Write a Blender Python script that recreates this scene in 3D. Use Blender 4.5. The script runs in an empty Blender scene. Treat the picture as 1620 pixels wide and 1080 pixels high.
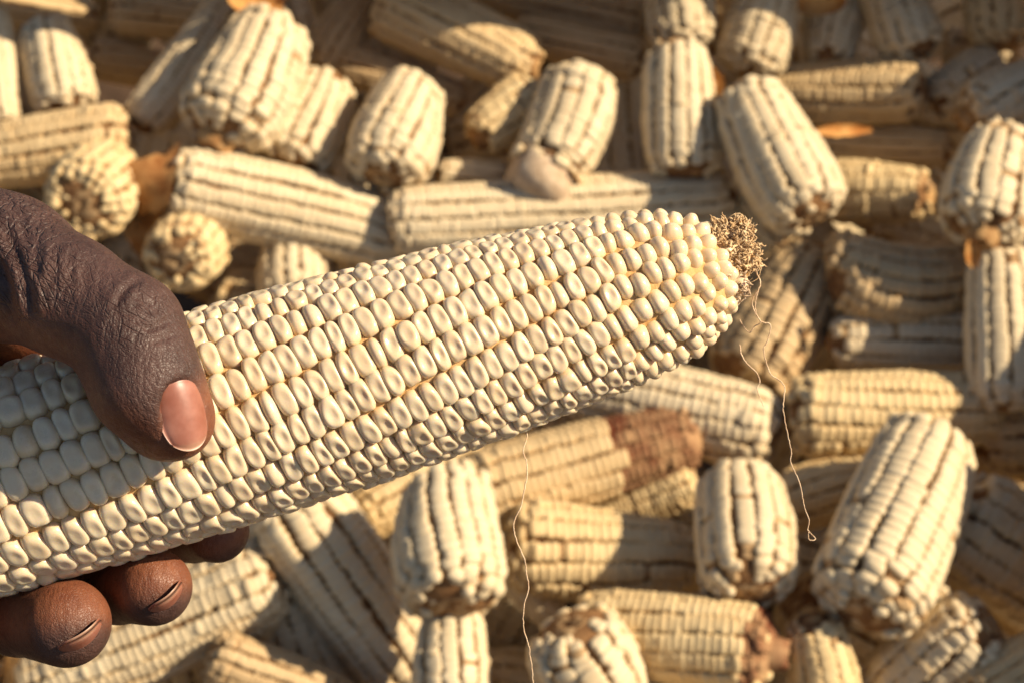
import bpy, math, random
import numpy as np
from mathutils import Vector, Matrix

# ------------------------------------------------------------------ camera, sky, sun
SC = bpy.context.scene
COL = SC.collection
K = 0.00014                     # metres per unit (one photo pixel at the held cob)
FP = 3600.0                     # focal length in photo pixels
CAM_Z = 0.86
PITCH = math.radians(45)
R_ = Vector((1, 0, 0)); F_ = Vector((0, math.cos(PITCH), -math.sin(PITCH))); U_ = Vector((0, math.sin(PITCH), math.cos(PITCH)))
CAM = Vector((0, 0, CAM_Z))
M3 = Matrix((R_, U_, -F_)).transposed()          # camera axes -> world
C2W = Matrix.Translation(CAM) @ M3.to_4x4()

cd = bpy.data.cameras.new('camera'); cam = bpy.data.objects.new('camera', cd); COL.objects.link(cam)
cam.matrix_world = C2W
cd.sensor_width = 36; cd.lens = 80; cd.clip_start = 0.01; cd.clip_end = 200
cd.dof.use_dof = True; cd.dof.focus_distance = 0.483; cd.dof.aperture_fstop = 25.0
SC.camera = cam

SUN_CAM = Vector((0.77, 0.42, 0.48)).normalized()
SUN = (M3 @ SUN_CAM).normalized()
elev = math.asin(SUN.z); azim = math.atan2(SUN.x, SUN.y)
W = bpy.data.worlds.new('World'); SC.world = W; W.use_nodes = True
wn = W.node_tree.nodes; wl = W.node_tree.links
sky = wn.new('ShaderNodeTexSky'); sky.sky_type = 'NISHITA'; sky.sun_disc = False
sky.sun_elevation = elev; sky.sun_rotation = azim
bg = wn['Background']; bg.inputs['Strength'].default_value = 0.056
wl.new(sky.outputs[0], bg.inputs['Color'])
sl = bpy.data.lights.new('sun', 'SUN'); sl.energy = 5.0; sl.angle = math.radians(0.5); sl.color = (1.0, 0.83, 0.60)
so = bpy.data.objects.new('sun', sl); COL.objects.link(so)
so.rotation_euler = SUN.to_track_quat('Z', 'Y').to_euler(); so.location = (2, -2, 3)
SC.view_settings.view_transform = 'Standard'; SC.view_settings.look = 'None'
SC.view_settings.exposure = 0.74; SC.view_settings.gamma = 1; SC.view_settings.use_curve_mapping = False
SC.render.engine = 'CYCLES'
SC.cycles.use_denoising = True
SC.cycles.max_bounces = 8

rng = np.random.default_rng(7)
random.seed(7)

# ------------------------------------------------------------------ helpers
def cam_to_world(P):
    """(n,3) camera-space metres -> world"""
    P = np.asarray(P, float)
    m = np.array(M3)
    return P @ m.T + np.array(CAM)

def U(x, y, z=0.0):
    """photo pixel + height towards the camera (units) -> local units at the held cob"""
    s = 1 - z / FP
    return np.array([(x - 810) * s, (540 - y) * s, z], float)

def units_to_world(P):
    P = np.asarray(P, float) * K
    P = P.copy(); P[..., 2] -= FP * K
    return cam_to_world(P)

def mesh_obj(name, V, faces, mat, parent=None, smooth=True, world=True):
    me = bpy.data.meshes.new(name)
    if isinstance(faces, np.ndarray) and faces.ndim == 2:
        nf, k = faces.shape
        me.vertices.add(len(V)); me.vertices.foreach_set('co', np.asarray(V, np.float32).ravel())
        me.loops.add(nf * k); me.loops.foreach_set('vertex_index', faces.astype(np.int32).ravel())
        me.polygons.add(nf); me.polygons.foreach_set('loop_start', np.arange(0, nf * k, k, dtype=np.int32))
        me.polygons.foreach_set('loop_total', np.full(nf, k, np.int32))
        me.update(calc_edges=True); me.validate()
    else:
        me.from_pydata([tuple(v) for v in V], [], [tuple(f) for f in faces]); me.update()
    if smooth:
        me.polygons.foreach_set('use_smooth', np.ones(len(me.polygons), bool))
    if mat: me.materials.append(mat)
    o = bpy.data.objects.new(name, me); COL.objects.link(o)
    if parent is not None: o.parent = parent
    return o

def set_color_attr(me, name, vals):
    a = me.attributes.new(name, 'FLOAT', 'POINT'); a.data.foreach_set('value', np.asarray(vals, np.float32))

def tag(o, label, cat, group=None, kind=None):
    if label: o['label'] = label
    if cat: o['category'] = cat
    if group: o['group'] = group
    if kind: o['kind'] = kind

# ------------------------------------------------------------------ materials
def new_mat(name):
    m = bpy.data.materials.new(name); m.use_nodes = True
    nt = m.node_tree; return m, nt, nt.nodes['Principled BSDF'], nt.nodes, nt.links

def mixc(nt, fac, a, b, blend='MIX'):
    n = nt.nodes.new('ShaderNodeMix'); n.data_type = 'RGBA'; n.blend_type = blend
    for sock, v in ((n.inputs[0], fac), (n.inputs[6], a), (n.inputs[7], b)):
        if hasattr(v, 'is_linked') or hasattr(v, 'links'): nt.links.new(v, sock)
        elif isinstance(v, (int, float)): sock.default_value = v
        else: sock.default_value = (*v, 1)
    return n.outputs[2]

def math_n(nt, op, a, b=None, clamp=False):
    n = nt.nodes.new('ShaderNodeMath'); n.operation = op; n.use_clamp = clamp
    for i, v in enumerate((a, b)):
        if v is None: continue
        if isinstance(v, (int, float)): n.inputs[i].default_value = v
        else: nt.links.new(v, n.inputs[i])
    return n.outputs[0]

def ramp(nt, fac, stops):
    n = nt.nodes.new('ShaderNodeMapRange'); n.clamp = True
    nt.links.new(fac, n.inputs[0]); n.inputs[1].default_value = stops[0]; n.inputs[2].default_value = stops[1]
    return n.outputs[0]

def noise(nt, vec, scale, detail=3, rough=0.55):
    n = nt.nodes.new('ShaderNodeTexNoise'); n.inputs['Scale'].default_value = scale
    n.inputs['Detail'].default_value = detail; n.inputs['Roughness'].default_value = rough
    if vec is not None: nt.links.new(vec, n.inputs['Vector'])
    return n.outputs[0]

def kernel_material(name, crown, side, deep, hero):
    m, nt, p, N, L = new_mat(name)
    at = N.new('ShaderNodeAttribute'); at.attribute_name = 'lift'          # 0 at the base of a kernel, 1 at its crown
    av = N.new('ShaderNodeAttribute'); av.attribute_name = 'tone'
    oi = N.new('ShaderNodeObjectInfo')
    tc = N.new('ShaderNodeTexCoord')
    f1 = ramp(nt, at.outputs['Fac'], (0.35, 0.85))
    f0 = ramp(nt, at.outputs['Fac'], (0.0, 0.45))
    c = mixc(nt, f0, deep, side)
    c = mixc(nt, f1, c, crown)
    rv = math_n(nt, 'FRACT', math_n(nt, 'ADD', av.outputs['Fac'], oi.outputs['Random'])) if hero else av.outputs['Fac']
    c = mixc(nt, math_n(nt, 'MULTIPLY', rv, 0.27 if hero else 0.30), c, (0.80, 0.60, 0.34) if hero else (0.55, 0.38, 0.18), 'MULTIPLY')
    geo = N.new('ShaderNodeNewGeometry')
    nz = noise(nt, geo.outputs['Position'], 420 if hero else 90, 3)
    c = mixc(nt, math_n(nt, 'MULTIPLY', ramp(nt, nz, (0.42, 0.75)), 0.22), c, (0.72, 0.55, 0.33), 'MULTIPLY')
    c = mixc(nt, 1.0, c, oi.outputs['Color'], 'MULTIPLY')
    L.new(c, p.inputs['Base Color'])
    p.inputs['Roughness'].default_value = 0.36 if hero else 0.6
    p.inputs['Specular IOR Level'].default_value = 0.5 if hero else 0.22
    if hero:
        p.inputs['Subsurface Weight'].default_value = 0.55
        p.inputs['Subsurface Radius'].default_value = (1.0, 0.65, 0.3)
        p.inputs['Subsurface Scale'].default_value = 0.0016
        b = N.new('ShaderNodeBump'); b.inputs['Strength'].default_value = 0.12; b.inputs['Distance'].default_value = 0.0004
        L.new(noise(nt, geo.outputs['Position'], 900, 2), b.inputs['Height']); L.new(b.outputs[0], p.inputs['Normal'])
        rr = math_n(nt, 'ADD', math_n(nt, 'MULTIPLY', nz, 0.25), 0.17); L.new(rr, p.inputs['Roughness'])
    return m

def chaff_material(name, a, b_, scale):
    m, nt, p, N, L = new_mat(name)
    geo = N.new('ShaderNodeNewGeometry'); oi = N.new('ShaderNodeObjectInfo')
    n1 = noise(nt, geo.outputs['Position'], scale, 4, 0.65)
    c = mixc(nt, ramp(nt, n1, (0.35, 0.68)), a, b_)
    L.new(c, p.inputs['Base Color']); p.inputs['Roughness'].default_value = 0.85; p.inputs['Specular IOR Level'].default_value = 0.15
    b = N.new('ShaderNodeBump'); b.inputs['Strength'].default_value = 0.6; b.inputs['Distance'].default_value = 0.001
    L.new(n1, b.inputs['Height']); L.new(b.outputs[0], p.inputs['Normal'])
    return m

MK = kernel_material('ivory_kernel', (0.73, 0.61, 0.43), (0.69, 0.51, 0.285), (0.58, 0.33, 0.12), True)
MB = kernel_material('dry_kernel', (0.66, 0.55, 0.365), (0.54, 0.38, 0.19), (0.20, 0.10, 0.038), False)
MCORE = chaff_material('red_brown_chaff', (0.13, 0.06, 0.025), (0.27, 0.145, 0.06), 160)
MHCORE = chaff_material('amber_chaff', (0.50, 0.28, 0.10), (0.62, 0.41, 0.19), 500)
MSHANK = chaff_material('orange_shank', (0.26, 0.12, 0.04), (0.48, 0.31, 0.14), 200)
MCHAFF = chaff_material('tan_chaff', (0.28, 0.16, 0.07), (0.50, 0.345, 0.18), 160)
MSTALK = chaff_material('orange_stalk', (0.22, 0.085, 0.025), (0.48, 0.27, 0.10), 110)
MRUST = chaff_material('rust_core', (0.13, 0.035, 0.016), (0.44, 0.28, 0.14), 60)
MPITH = chaff_material('pale_core', (0.42, 0.29, 0.18), (0.62, 0.48, 0.33), 230)
MSILK = chaff_material('dry_silk', (0.46, 0.29, 0.14), (0.74, 0.56, 0.34), 500)
MSTRAND = chaff_material('pale_silk', (0.60, 0.40, 0.24), (0.80, 0.62, 0.42), 400)
MSOIL = chaff_material('soil', (0.05, 0.03, 0.018), (0.10, 0.06, 0.035), 30)

# ------------------------------------------------------------------ the ground under the pile
def pile_depth(x, y):
    return 0.985 - (y - 540) / 540 * 0.09

gz = -0.06
go = mesh_obj('ground', [(-4, -3.5, gz), (4, -3.5, gz), (4, 4.5, gz), (-4, 4.5, gz)], [(0, 1, 2, 3)], MSOIL, None, False)
tag(go, None, None, kind='structure')

# ------------------------------------------------------------------ kernels (unit shapes)
def kernel_shape(seg, rings, n, dent, seed, wob=0.05, flat=0.0):
    """rings: list of (rho, z). local x = along the row, y = across, z = out. half sizes 1, height 1"""
    r = np.random.default_rng(seed)
    th = np.arange(seg) / seg * 2 * np.pi
    c, s = np.cos(th), np.sin(th)
    rad = (np.abs(c) ** n + np.abs(s) ** n) ** (-1 / n)
    a1, a2, p1, p2 = r.uniform(-wob, wob), r.uniform(-wob, wob), r.uniform(0, 6.28), r.uniform(0, 6.28)
    rad = rad * (1 + a1 * np.cos(2 * th + p1) + a2 * np.cos(3 * th + p2))
    dx, dy = r.uniform(-.12, .12), r.uniform(-.16, .16)
    tx, ty = r.uniform(-.06, .06), r.uniform(-.05, .05)
    V = []; lift = []
    first = True
    for rho, z in rings:
        off = max(0, 1 - rho) ** 1
        dz = -dent * math.exp(-(rho / 0.46) ** 2.4)
        if rho == 0:
            V.append((dx, dy, z + dz)); lift.append(z + 0.0); continue
        X = rho * rad * c + dx * off; Y = rho * rad * s + dy * off
        Z = z + dz + (tx * X + ty * Y) * (1 if z > .5 else 0)
        if z > .8:
            Z = Z + flat * (X ** 2) * -0.1
        for q in range(seg): V.append((X[q], Y[q], Z[q])); lift.append(z)
    F = []
    for q in range(seg): F.append((0, 1 + q, 1 + (q + 1) % seg))
    nr = len(rings) - 1
    Q = []
    for k in range(nr - 1):
        for q in range(seg):
            a = 1 + k * seg + q; b = 1 + k * seg + (q + 1) % seg
            Q.append((a, a + seg, b + seg, b))
    return np.array(V), F, Q, np.array(lift)

HR = [(0, 1.0), (.2, 1.0), (.36, 1.0), (.5, .993), (.64, .97), (.76, .93), (.86, .865), (.94, .77), (1.0, .62), (1.0, .42), (.94, .0)]
HRR = [(0, 1.0), (.2, .99), (.36, .965), (.5, .925), (.64, .865), (.76, .79), (.86, .70), (.94, .60), (1.0, .46), (1.0, .3), (.94, .0)]
HERO = []
for v in range(16):
    HERO.append(kernel_shape(20, HR, 2.4 + .3 * (v % 3), [0.05, .09, .12, .13, .04, .10, .11, .07][v % 8], 100 + v, .06))
for v in range(6):
    HERO.append(kernel_shape(20, HRR, 2.3, 0.0, 200 + v, .05))
LOW = [(0, 1.0), (.62, .97), (1.0, .72), (.96, .0)]
LOWK = [kernel_shape(8, LOW, 3.6, 0.10 * (v % 3), 300 + v, .05) for v in range(10)]

def tri_quads(F, Q):
    T = [f for f in F]
    for a, b, c, d in Q: T += [(a, b, c), (a, c, d)]
    return np.array(T)

# ------------------------------------------------------------------ the held cob
AX0 = U(344, 661, 0); AX1 = U(1147, 425, 0)
AXD = (AX1 - AX0) / np.linalg.norm(AX1 - AX0)
AXD3 = AXD
S_TIP = 0.0
PROF = np.array([(-1650, 168), (-1300, 178), (-844, 178), (-600, 171), (-395, 160), (-200, 142), (-100, 126), (-60, 113), (-25, 93), (0, 70), (14, 46)], float)
def prof(s): return np.interp(s, PROF[:, 0], PROF[:, 1])
def axis_pt(s): return AX1 + AXD * s
E1 = np.array([0, 0, 1.0]); E2 = np.cross(E1, AXD); E2 /= np.linalg.norm(E2)      # E2 points up in the picture

held = bpy.data.objects.new('maize_cob', None); COL.objects.link(held)
held.matrix_world = Matrix.Translation(Vector(units_to_world(axis_pt(-1500))))
tag(held, 'large clean ivory maize cob held up in the hand, sharp in front of the pile', 'maize cob')
HOFF = np.array(held.location)
held_inv = held.matrix_world.inverted()

def lathe(name, pts, mat, parent, seg=28, wob=0.0, origin=HOFF):
    V = []; F = []
    for i, (s, r) in enumerate(pts):
        for q in range(seg):
            a = q / seg * 2 * np.pi
            rr = r * (1 + wob * rng.uniform(-1, 1))
            V.append(axis_pt(s) + rr * (np.cos(a) * E1 + np.sin(a) * E2))
    n = len(pts)
    for i in range(n - 1):
        for q in range(seg):
            a = i * seg + q; b = i * seg + (q + 1) % seg
            F.append((a, b, b + seg, a + seg))
    F.append(tuple(range(seg))[::-1]); F.append(tuple((n - 1) * seg + q for q in range(seg)))
    Vw = units_to_world(np.array(V)) - origin
    return mesh_obj(name, Vw, F, mat, parent)

lathe('cob_core', [(s, max(prof(s) - 15, 12)) for s in np.linspace(-1600, 8, 60)] + [(20, 30), (36, 18)], MHCORE, held, 28, 0.01)

NR = 19
def twist(s):
    # degrees, rows run straight at the butt and wind up towards the tip
    x = np.clip((s + 1650) / 1650, 0, 1)
    return 6 + 92 * x ** 1.9

kern = []      # centre s, theta, half along, half across, variant, jitter
for i in range(NR):
    s = -1640 + rng.uniform(0, 16) + (15 if i % 2 else 0)
    ph = rng.uniform(0, 6.28)
    while s < 10:
        t = (s + 1650) / 1650
        pitch = np.interp(s, [-1650, -1150, -900, -500, -150, -60, 0], [35, 34, 28.5, 25.5, 25, 25, 23]) * (1 + .055 * rng.standard_normal())
        pitch = max(pitch, 20)
        sc_ = s + pitch / 2
        r = prof(sc_)
        wob = math.radians(1.0) * math.sin(sc_ / 150 + ph)
        tipj = np.interp(sc_, [-260, -40], [0, 1])
        th = math.radians(i * 360 / NR + twist(sc_) + rng.normal(0, .4 + 3.0 * tipj)) + wob
        ha = pitch / 2 * 1.20
        hb = np.pi * r / NR * rng.uniform(.94, 1.00)
        if sc_ > -60: hb = max(hb, 14.5)
        kern.append((sc_, th, ha, hb, tipj))
        s += pitch
# a few odd kernels
objs = []; jV = []; jT = []; jl = []; jt = []; nb = 0
mesh_cache = {}
for v, (V, F, Q, lift) in enumerate(HERO):
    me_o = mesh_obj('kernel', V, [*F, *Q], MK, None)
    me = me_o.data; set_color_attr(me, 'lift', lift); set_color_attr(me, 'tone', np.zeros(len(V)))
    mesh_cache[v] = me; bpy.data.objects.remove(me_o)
cand = []
for (s, th, ha, hb, tj) in kern:
    r = prof(s)
    slope = (prof(s + 8) - prof(s - 8)) / 16
    nrm = np.cos(th) * E1 + np.sin(th) * E2
    n = nrm - AXD * slope * 0.9; n /= np.linalg.norm(n)
    # row direction (with twist)
    tw = math.radians((twist(s + 5) - twist(s - 5)) / 10) * r
    tang = -np.sin(th) * E1 + np.cos(th) * E2
    rowd = AXD + tang * tw + nrm * slope; rowd -= n * rowd.dot(n); rowd /= np.linalg.norm(rowd)
    ja = rng.normal(0, .035 + .12 * tj)
    acr = np.cross(n, rowd)
    x_ = rowd * math.cos(ja) + acr * math.sin(ja); y_ = np.cross(n, x_)
    H = 36 + rng.normal(0, .9)
    if tj > .35 or rng.random() < .05 + .5 * tj: v = 16 + rng.integers(6); H += 2
    elif s < -1000: v = int(rng.choice([0, 4, 8, 12, 7, 15]))
    else: v = rng.integers(16)
    if rng.random() < .035: ha *= 1.12; hb *= .93; H += 3
    base = axis_pt(s) + nrm * r - n * 36
    pos = axis_pt(s) + nrm * r
    px = 810 + pos[0] / (1 - pos[2] / FP); py = 540 - pos[1] / (1 - pos[2] / FP)
    vis = n[2] * ha * hb
    if not (-25 < px < 1645): vis = -1
    if 120 < px < 300 and py < 600 + (px - 120) * .6 and py < 700: vis *= .05      # under the thumb
    cand.append((vis, base, x_, y_, n, ha, hb, H, v))
cand.sort(key=lambda c: -c[0])
wm = np.array(M3)
for j, (vis, base, x_, y_, n, ha, hb, H, v) in enumerate(cand):
    A = np.stack([x_ * ha, y_ * hb, n * H], 1)
    Aw = wm @ A * K; bw = units_to_world(base) - HOFF
    if j < 300:
        o = bpy.data.objects.new('kernel', mesh_cache[v]); COL.objects.link(o); o.parent = held
        mm = Matrix(((*Aw[0], bw[0]), (*Aw[1], bw[1]), (*Aw[2], bw[2]), (0, 0, 0, 1)))
        o.matrix_basis = mm
    else:
        V, F, Q, lift = HERO[v]
        jV.append(V @ Aw.T + bw); jT.append(tri_quads(F, Q) + nb); nb += len(V); jl.append(lift); jt.append(np.full(len(V), rng.random()))
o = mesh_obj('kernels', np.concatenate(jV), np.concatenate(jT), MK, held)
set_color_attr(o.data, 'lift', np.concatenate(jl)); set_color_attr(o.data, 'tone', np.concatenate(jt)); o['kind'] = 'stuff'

# silk tuft at the tip, chaff and loose strands
def tube_verts(P, r0, r1, seg=5):
    P = np.asarray(P); n = len(P)
    T = np.gradient(P, axis=0); T /= np.linalg.norm(T, axis=1)[:, None] + 1e-9
    up = np.array([0.31, .2, .93]); V = []
    for i in range(n):
        a = np.cross(T[i], up); a /= np.linalg.norm(a) + 1e-9; b = np.cross(T[i], a)
        r = r0 + (r1 - r0) * i / (n - 1)
        for q in range(seg):
            t = q / seg * 2 * np.pi; V.append(P[i] + r * (np.cos(t) * a + np.sin(t) * b))
    Q = []
    for i in range(n - 1):
        for q in range(seg):
            a = i * seg + q; b = i * seg + (q + 1) % seg
            Q.append((a, b, b + seg, a + seg))
    return np.array(V), np.array(Q)

def join_tubes(name, tubes, mat, parent, origin):
    V = []; Q = []; n = 0
    for v, q in tubes: V.append(v); Q.append(q + n); n += len(v)
    return mesh_obj(name, units_to_world(np.concatenate(V)) - origin, np.concatenate(Q), mat, parent)

tubes = []
for k in range(900):
    a = rng.uniform(0, 2 * np.pi); s0 = rng.uniform(-14, 58)
    rr = np.interp(s0, [-14, 10, 40, 60], [50, 50, 46, 36]) * math.sqrt(rng.uniform(.45, 1))
    off = E2 * 27
    p = axis_pt(s0) + off + rr * (np.cos(a) * E1 + np.sin(a) * E2)
    d = AXD * rng.uniform(-.2, .9) + (np.cos(a) * E1 + np.sin(a) * E2) * rng.uniform(-.1, .8) + rng.normal(0, .6, 3)
    d /= np.linalg.norm(d); P = [p]
    for q in range(5):
        d = d + rng.normal(0, .8, 3); d /= np.linalg.norm(d); P.append(P[-1] + d * rng.uniform(1.9, 3.6))
    tubes.append(tube_verts(P, rng.uniform(1.2, 3.2), .6, 4))
for k in range(26):      # longer wild hairs
    a = rng.uniform(0, 2 * np.pi); s0 = rng.uniform(-20, 60)
    p = axis_pt(s0) + E2 * 26 + 44 * (np.cos(a) * E1 + np.sin(a) * E2)
    d = (np.cos(a) * E1 + np.sin(a) * E2) * .5 + AXD * rng.uniform(-.9, .5) + rng.normal(0, .3, 3); d /= np.linalg.norm(d); P = [p]
    for q in range(8):
        d = d + rng.normal(0, .35, 3); d /= np.linalg.norm(d); P.append(P[-1] + d * 4.5)
    tubes.append(tube_verts(P, .8, .4, 4))
cv, cq = [], []
for i_ in range(9):
    s_ = -16 + i_ * 8.5; rr_ = [30, 44, 45, 44, 42, 38, 32, 22, 6][i_]
    for q in range(14):
        a = q / 14 * 2 * np.pi; cv.append(axis_pt(s_) + E2 * 27 + rr_ * (.82 + .22 * rng.random()) * (np.cos(a) * E1 + np.sin(a) * E2))
for i_ in range(8):
    for q in range(14):
        a = i_ * 14 + q; b = i_ * 14 + (q + 1) % 14; cq.append((a, b, b + 14, a + 14))
tubes.append((np.array(cv), np.array(cq)))
o = join_tubes('silk_tuft', tubes, MSILK, held, HOFF); o['kind'] = 'stuff'
tubes = []
for k in range(90):
    a = rng.normal(-.75, .4); s0 = rng.uniform(-12, 26)
    p = axis_pt(s0) + rng.uniform(30, 56) * (np.cos(a) * E1 + np.sin(a) * E2)
    P = [p]; d = rng.normal(0, 1, 3); d /= np.linalg.norm(d)
    for q in range(3): d = d + rng.normal(0, .5, 3); d /= np.linalg.norm(d); P.append(P[-1] + d * rng.uniform(3, 6))
    tubes.append(tube_verts(P, rng.uniform(1.5, 4), .8, 4))
o = join_tubes('tip_chaff', tubes, MPITH, held, HOFF); o['kind'] = 'stuff'

def smooth_path(pts, n=10):
    pts = np.array(pts, float); out = []
    for i in range(len(pts) - 1):
        p0 = pts[max(i - 1, 0)]; p1 = pts[i]; p2 = pts[i + 1]; p3 = pts[min(i + 2, len(pts) - 1)]
        for t in np.linspace(0, 1, n, endpoint=False):
            out.append(.5 * ((2 * p1) + (-p0 + p2) * t + (2 * p0 - 5 * p1 + 4 * p2 - p3) * t * t + (-p0 + 3 * p1 - 3 * p2 + p3) * t ** 3))
    out.append(pts[-1]); return np.array(out)

strands = [
    [(1192, 418, 10), (1199, 436, 22), (1203, 448, 26), (1197, 470, 24), (1195, 488, 20), (1203, 508, 12), (1217, 512, 6), (1219, 522, 4), (1214, 540, 2), (1208, 552, 0), (1213, 575, -4), (1220, 592, -4), (1232, 600, 0), (1241, 612, 4), (1239, 640, 6), (1240, 655, 6), (1247, 690, 2), (1252, 715, 0), (1251, 730, -2), (1262, 755, -2), (1268, 775, 0), (1272, 800, 2), (1280, 822, 4), (1278, 836, 4), (1282, 842, 6), (1290, 852, 8), (1280, 853, 10), (1279, 840, 12)],
    [(1198, 460, 18), (1190, 478, 12), (1194, 494, 4), (1203, 510, 0), (1194, 516, -6), (1186, 526, -10), (1178, 518, -12), (1170, 505, -14)],
    [(1170, 545, -14), (1174, 562, -12), (1182, 575, -8), (1196, 588, -4), (1202, 602, -2), (1198, 614, 0), (1202, 628, 2), (1208, 642, 2)],
    [(835, 666, -12), (829, 674, 0), (834, 688, 8), (828, 712, 12), (833, 730, 12), (834, 750, 12), (830, 772, 14), (824, 800, 14), (814, 822, 14), (813, 838, 14), (820, 862, 12), (830, 885, 10), (833, 905, 10), (836, 930, 10), (829, 958, 10), (828, 990, 10), (836, 1020, 8), (842, 1060, 8), (845, 1110, 8)],
]
for k, st in enumerate(strands):
    P = np.array([U(*q) for q in smooth_path(st, 8)])
    P = P + rng.normal(0, .35, P.shape)
    join_tubes('silk_strand', [tube_verts(P, 1.1, .75, 6)], MSTRAND, held, HOFF)

# ------------------------------------------------------------------ the pile behind
def make_cob(name, P0, D, L, R, near, spec, color, seed, rows_as_parts=True):
    """P0 camera-space start (near end), D unit direction, L length, R radius (metres). near: 'butt' or 'tip' at P0"""
    r_ = np.random.default_rng(seed)
    root = bpy.data.objects.new(name, None); COL.objects.link(root)
    if near == 'tip':
        P0 = P0 + D * L; D = -D
    ax = D / np.linalg.norm(D)
    t = np.array([0, 0, 1.0]) if abs(ax[2]) < .9 else np.array([0, 1.0, 0])
    e1 = t - ax * t.dot(ax); e1 /= np.linalg.norm(e1); e2 = np.cross(ax, e1)
    B = wm @ np.stack([ax, e1, e2], 1); O = cam_to_world(P0)
    root.matrix_world = Matrix(((*B[0], O[0]), (*B[1], O[1]), (*B[2], O[2]), (0, 0, 0, 1)))
    nr = spec.get('rows', 15); tw = spec.get('twist', r_.uniform(-.5, .5)); gap = min(.97, spec.get('gap', r_.uniform(.82, .9)) + .055)
    # profile in radii along real length (rounded butt, tapered tip)
    tipf = spec.get('tipf', r_.uniform(.36, .5))
    bl = R * 0.5; tl = R * spec.get('tiplen', 1.5)
    ps = [(-.02 * R, .42 * R), (.10 * bl, .62 * R), (.38 * bl, .85 * R), (bl, .98 * R), (bl * 2, R), (max(L * .55, bl * 2.2), R * .985), (max(L - tl * 1.1, bl * 2.6), R * .95), (max(L - tl * .45, bl * 3), R * .88), (max(L - tl * .12, bl * 3.1), R * .76), (max(L, bl * 3.2), R * max(.56, tipf * .8))]
    ps = np.array(ps)
    L2 = ps[-1, 0]
    bend = spec.get('bend', r_.uniform(-.05, .05)) * R; bph = r_.uniform(0, 6.28)
    def cen(s): return np.array([s, bend * math.sin(math.pi * s / L2) * math.cos(bph) * 2, bend * math.sin(math.pi * s / L2) * math.sin(bph) * 2])
    def pr(s): return np.interp(s, ps[:, 0], ps[:, 1])
    # core
    seg = 16; V = []; F = []
    kh = R * 0.17
    st = np.linspace(0.04 * R, L2, 16)
    for s in st:
        for q in range(seg):
            a = q / seg * 2 * np.pi; rr = max(pr(s) - kh * .8, R * .2) * (1 + .02 * r_.standard_normal())
            V.append(cen(s) + np.array([0, rr * math.cos(a), rr * math.sin(a)]))
    for i in range(len(st) - 1):
        for q in range(seg):
            a = i * seg + q; b = i * seg + (q + 1) % seg; F.append((a, b, b + seg, a + seg))
    F.append(tuple((len(st) - 1) * seg + q for q in range(seg))); F.append(tuple(range(seg))[::-1])
    co = mesh_obj('core', V, F, spec.get('core', MCORE), root)
    # shank scar at the butt: a shallow broken cup
    V = []; F = []; seg = 12
    kind_b = spec.get('shank', 'scar')
    if kind_b == 'scar': pp = [(.14 * R, .50 * R), (.06 * R, .40 * R), (.02 * R, .28 * R), (.03 * R, .15 * R), (.06 * R, .03 * R)]
    elif kind_b == 'stub': pp = [(.06 * R, .42 * R), (-.10 * R, .36 * R), (-.24 * R, .32 * R), (-.30 * R, .26 * R), (-.22 * R, .08 * R)]
    else: pp = [(.12 * R, .86 * R), (-.12 * R, .74 * R), (-.35 * R, .66 * R), (-.6 * R, .50 * R), (-.85 * R, .42 * R), (-1.1 * R, .27 * R), (-1.3 * R, .18 * R), (-1.45 * R, .04 * R)]
    for s, rr in pp:
        for q in range(seg):
            a = q / seg * 2 * np.pi; r2 = rr * (1 + (.13 if kind_b == 'long' else .07) * r_.standard_normal())
            V.append((s + .03 * R * r_.standard_normal(), r2 * math.cos(a), r2 * math.sin(a)))
    for i in range(len(pp) - 1):
        for q in range(seg):
            a = i * seg + q; b = i * seg + (q + 1) % seg; F.append((a, a + seg, b + seg, b))
    F.append(tuple((len(pp) - 1) * seg + q for q in range(seg)))
    so_ = mesh_obj('shank', V, F, spec.get('shankmat', MSHANK if kind_b != 'scar' else MCHAFF), root)
    # bare tip
    tb = spec.get('baretip', .10)
    V = []; F = []; seg = 10
    pp = [(L2 - .1 * R, R * tipf * .7), (L2 + tb * .65 * R, R * tipf * .66), (L2 + tb * .9 * R, R * tipf * .52), (L2 + tb * R, R * .08)]
    for s, rr in pp:
        for q in range(seg):
            a = q / seg * 2 * np.pi; r2 = rr * (1 + .14 * r_.standard_normal())
            V.append((s + .04 * R * r_.standard_normal(), r2 * math.cos(a), r2 * math.sin(a)))
    for i in range(len(pp) - 1):
        for q in range(seg):
            a = i * seg + q; b = i * seg + (q + 1) % seg; F.append((a, b, b + seg, a + seg))
    F.append(tuple((len(pp) - 1) * seg + q for q in range(seg)))
    mesh_obj('cob_tip', V, F, spec.get('tipmat', MSHANK), root)
    # rows of kernels
    bare = spec.get('bare', [])         # (s0,s1) fractions without kernels
    ragged = spec.get('ragged', .02)
    pitch0 = R * spec.get('pitch', .165)
    allV = []; allT = []; allL = []; allN = []; nn = 0
    tilt0 = spec.get('roll', r_.uniform(0, 6.28)); gV = []; gT = []; gn = [0]
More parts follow.
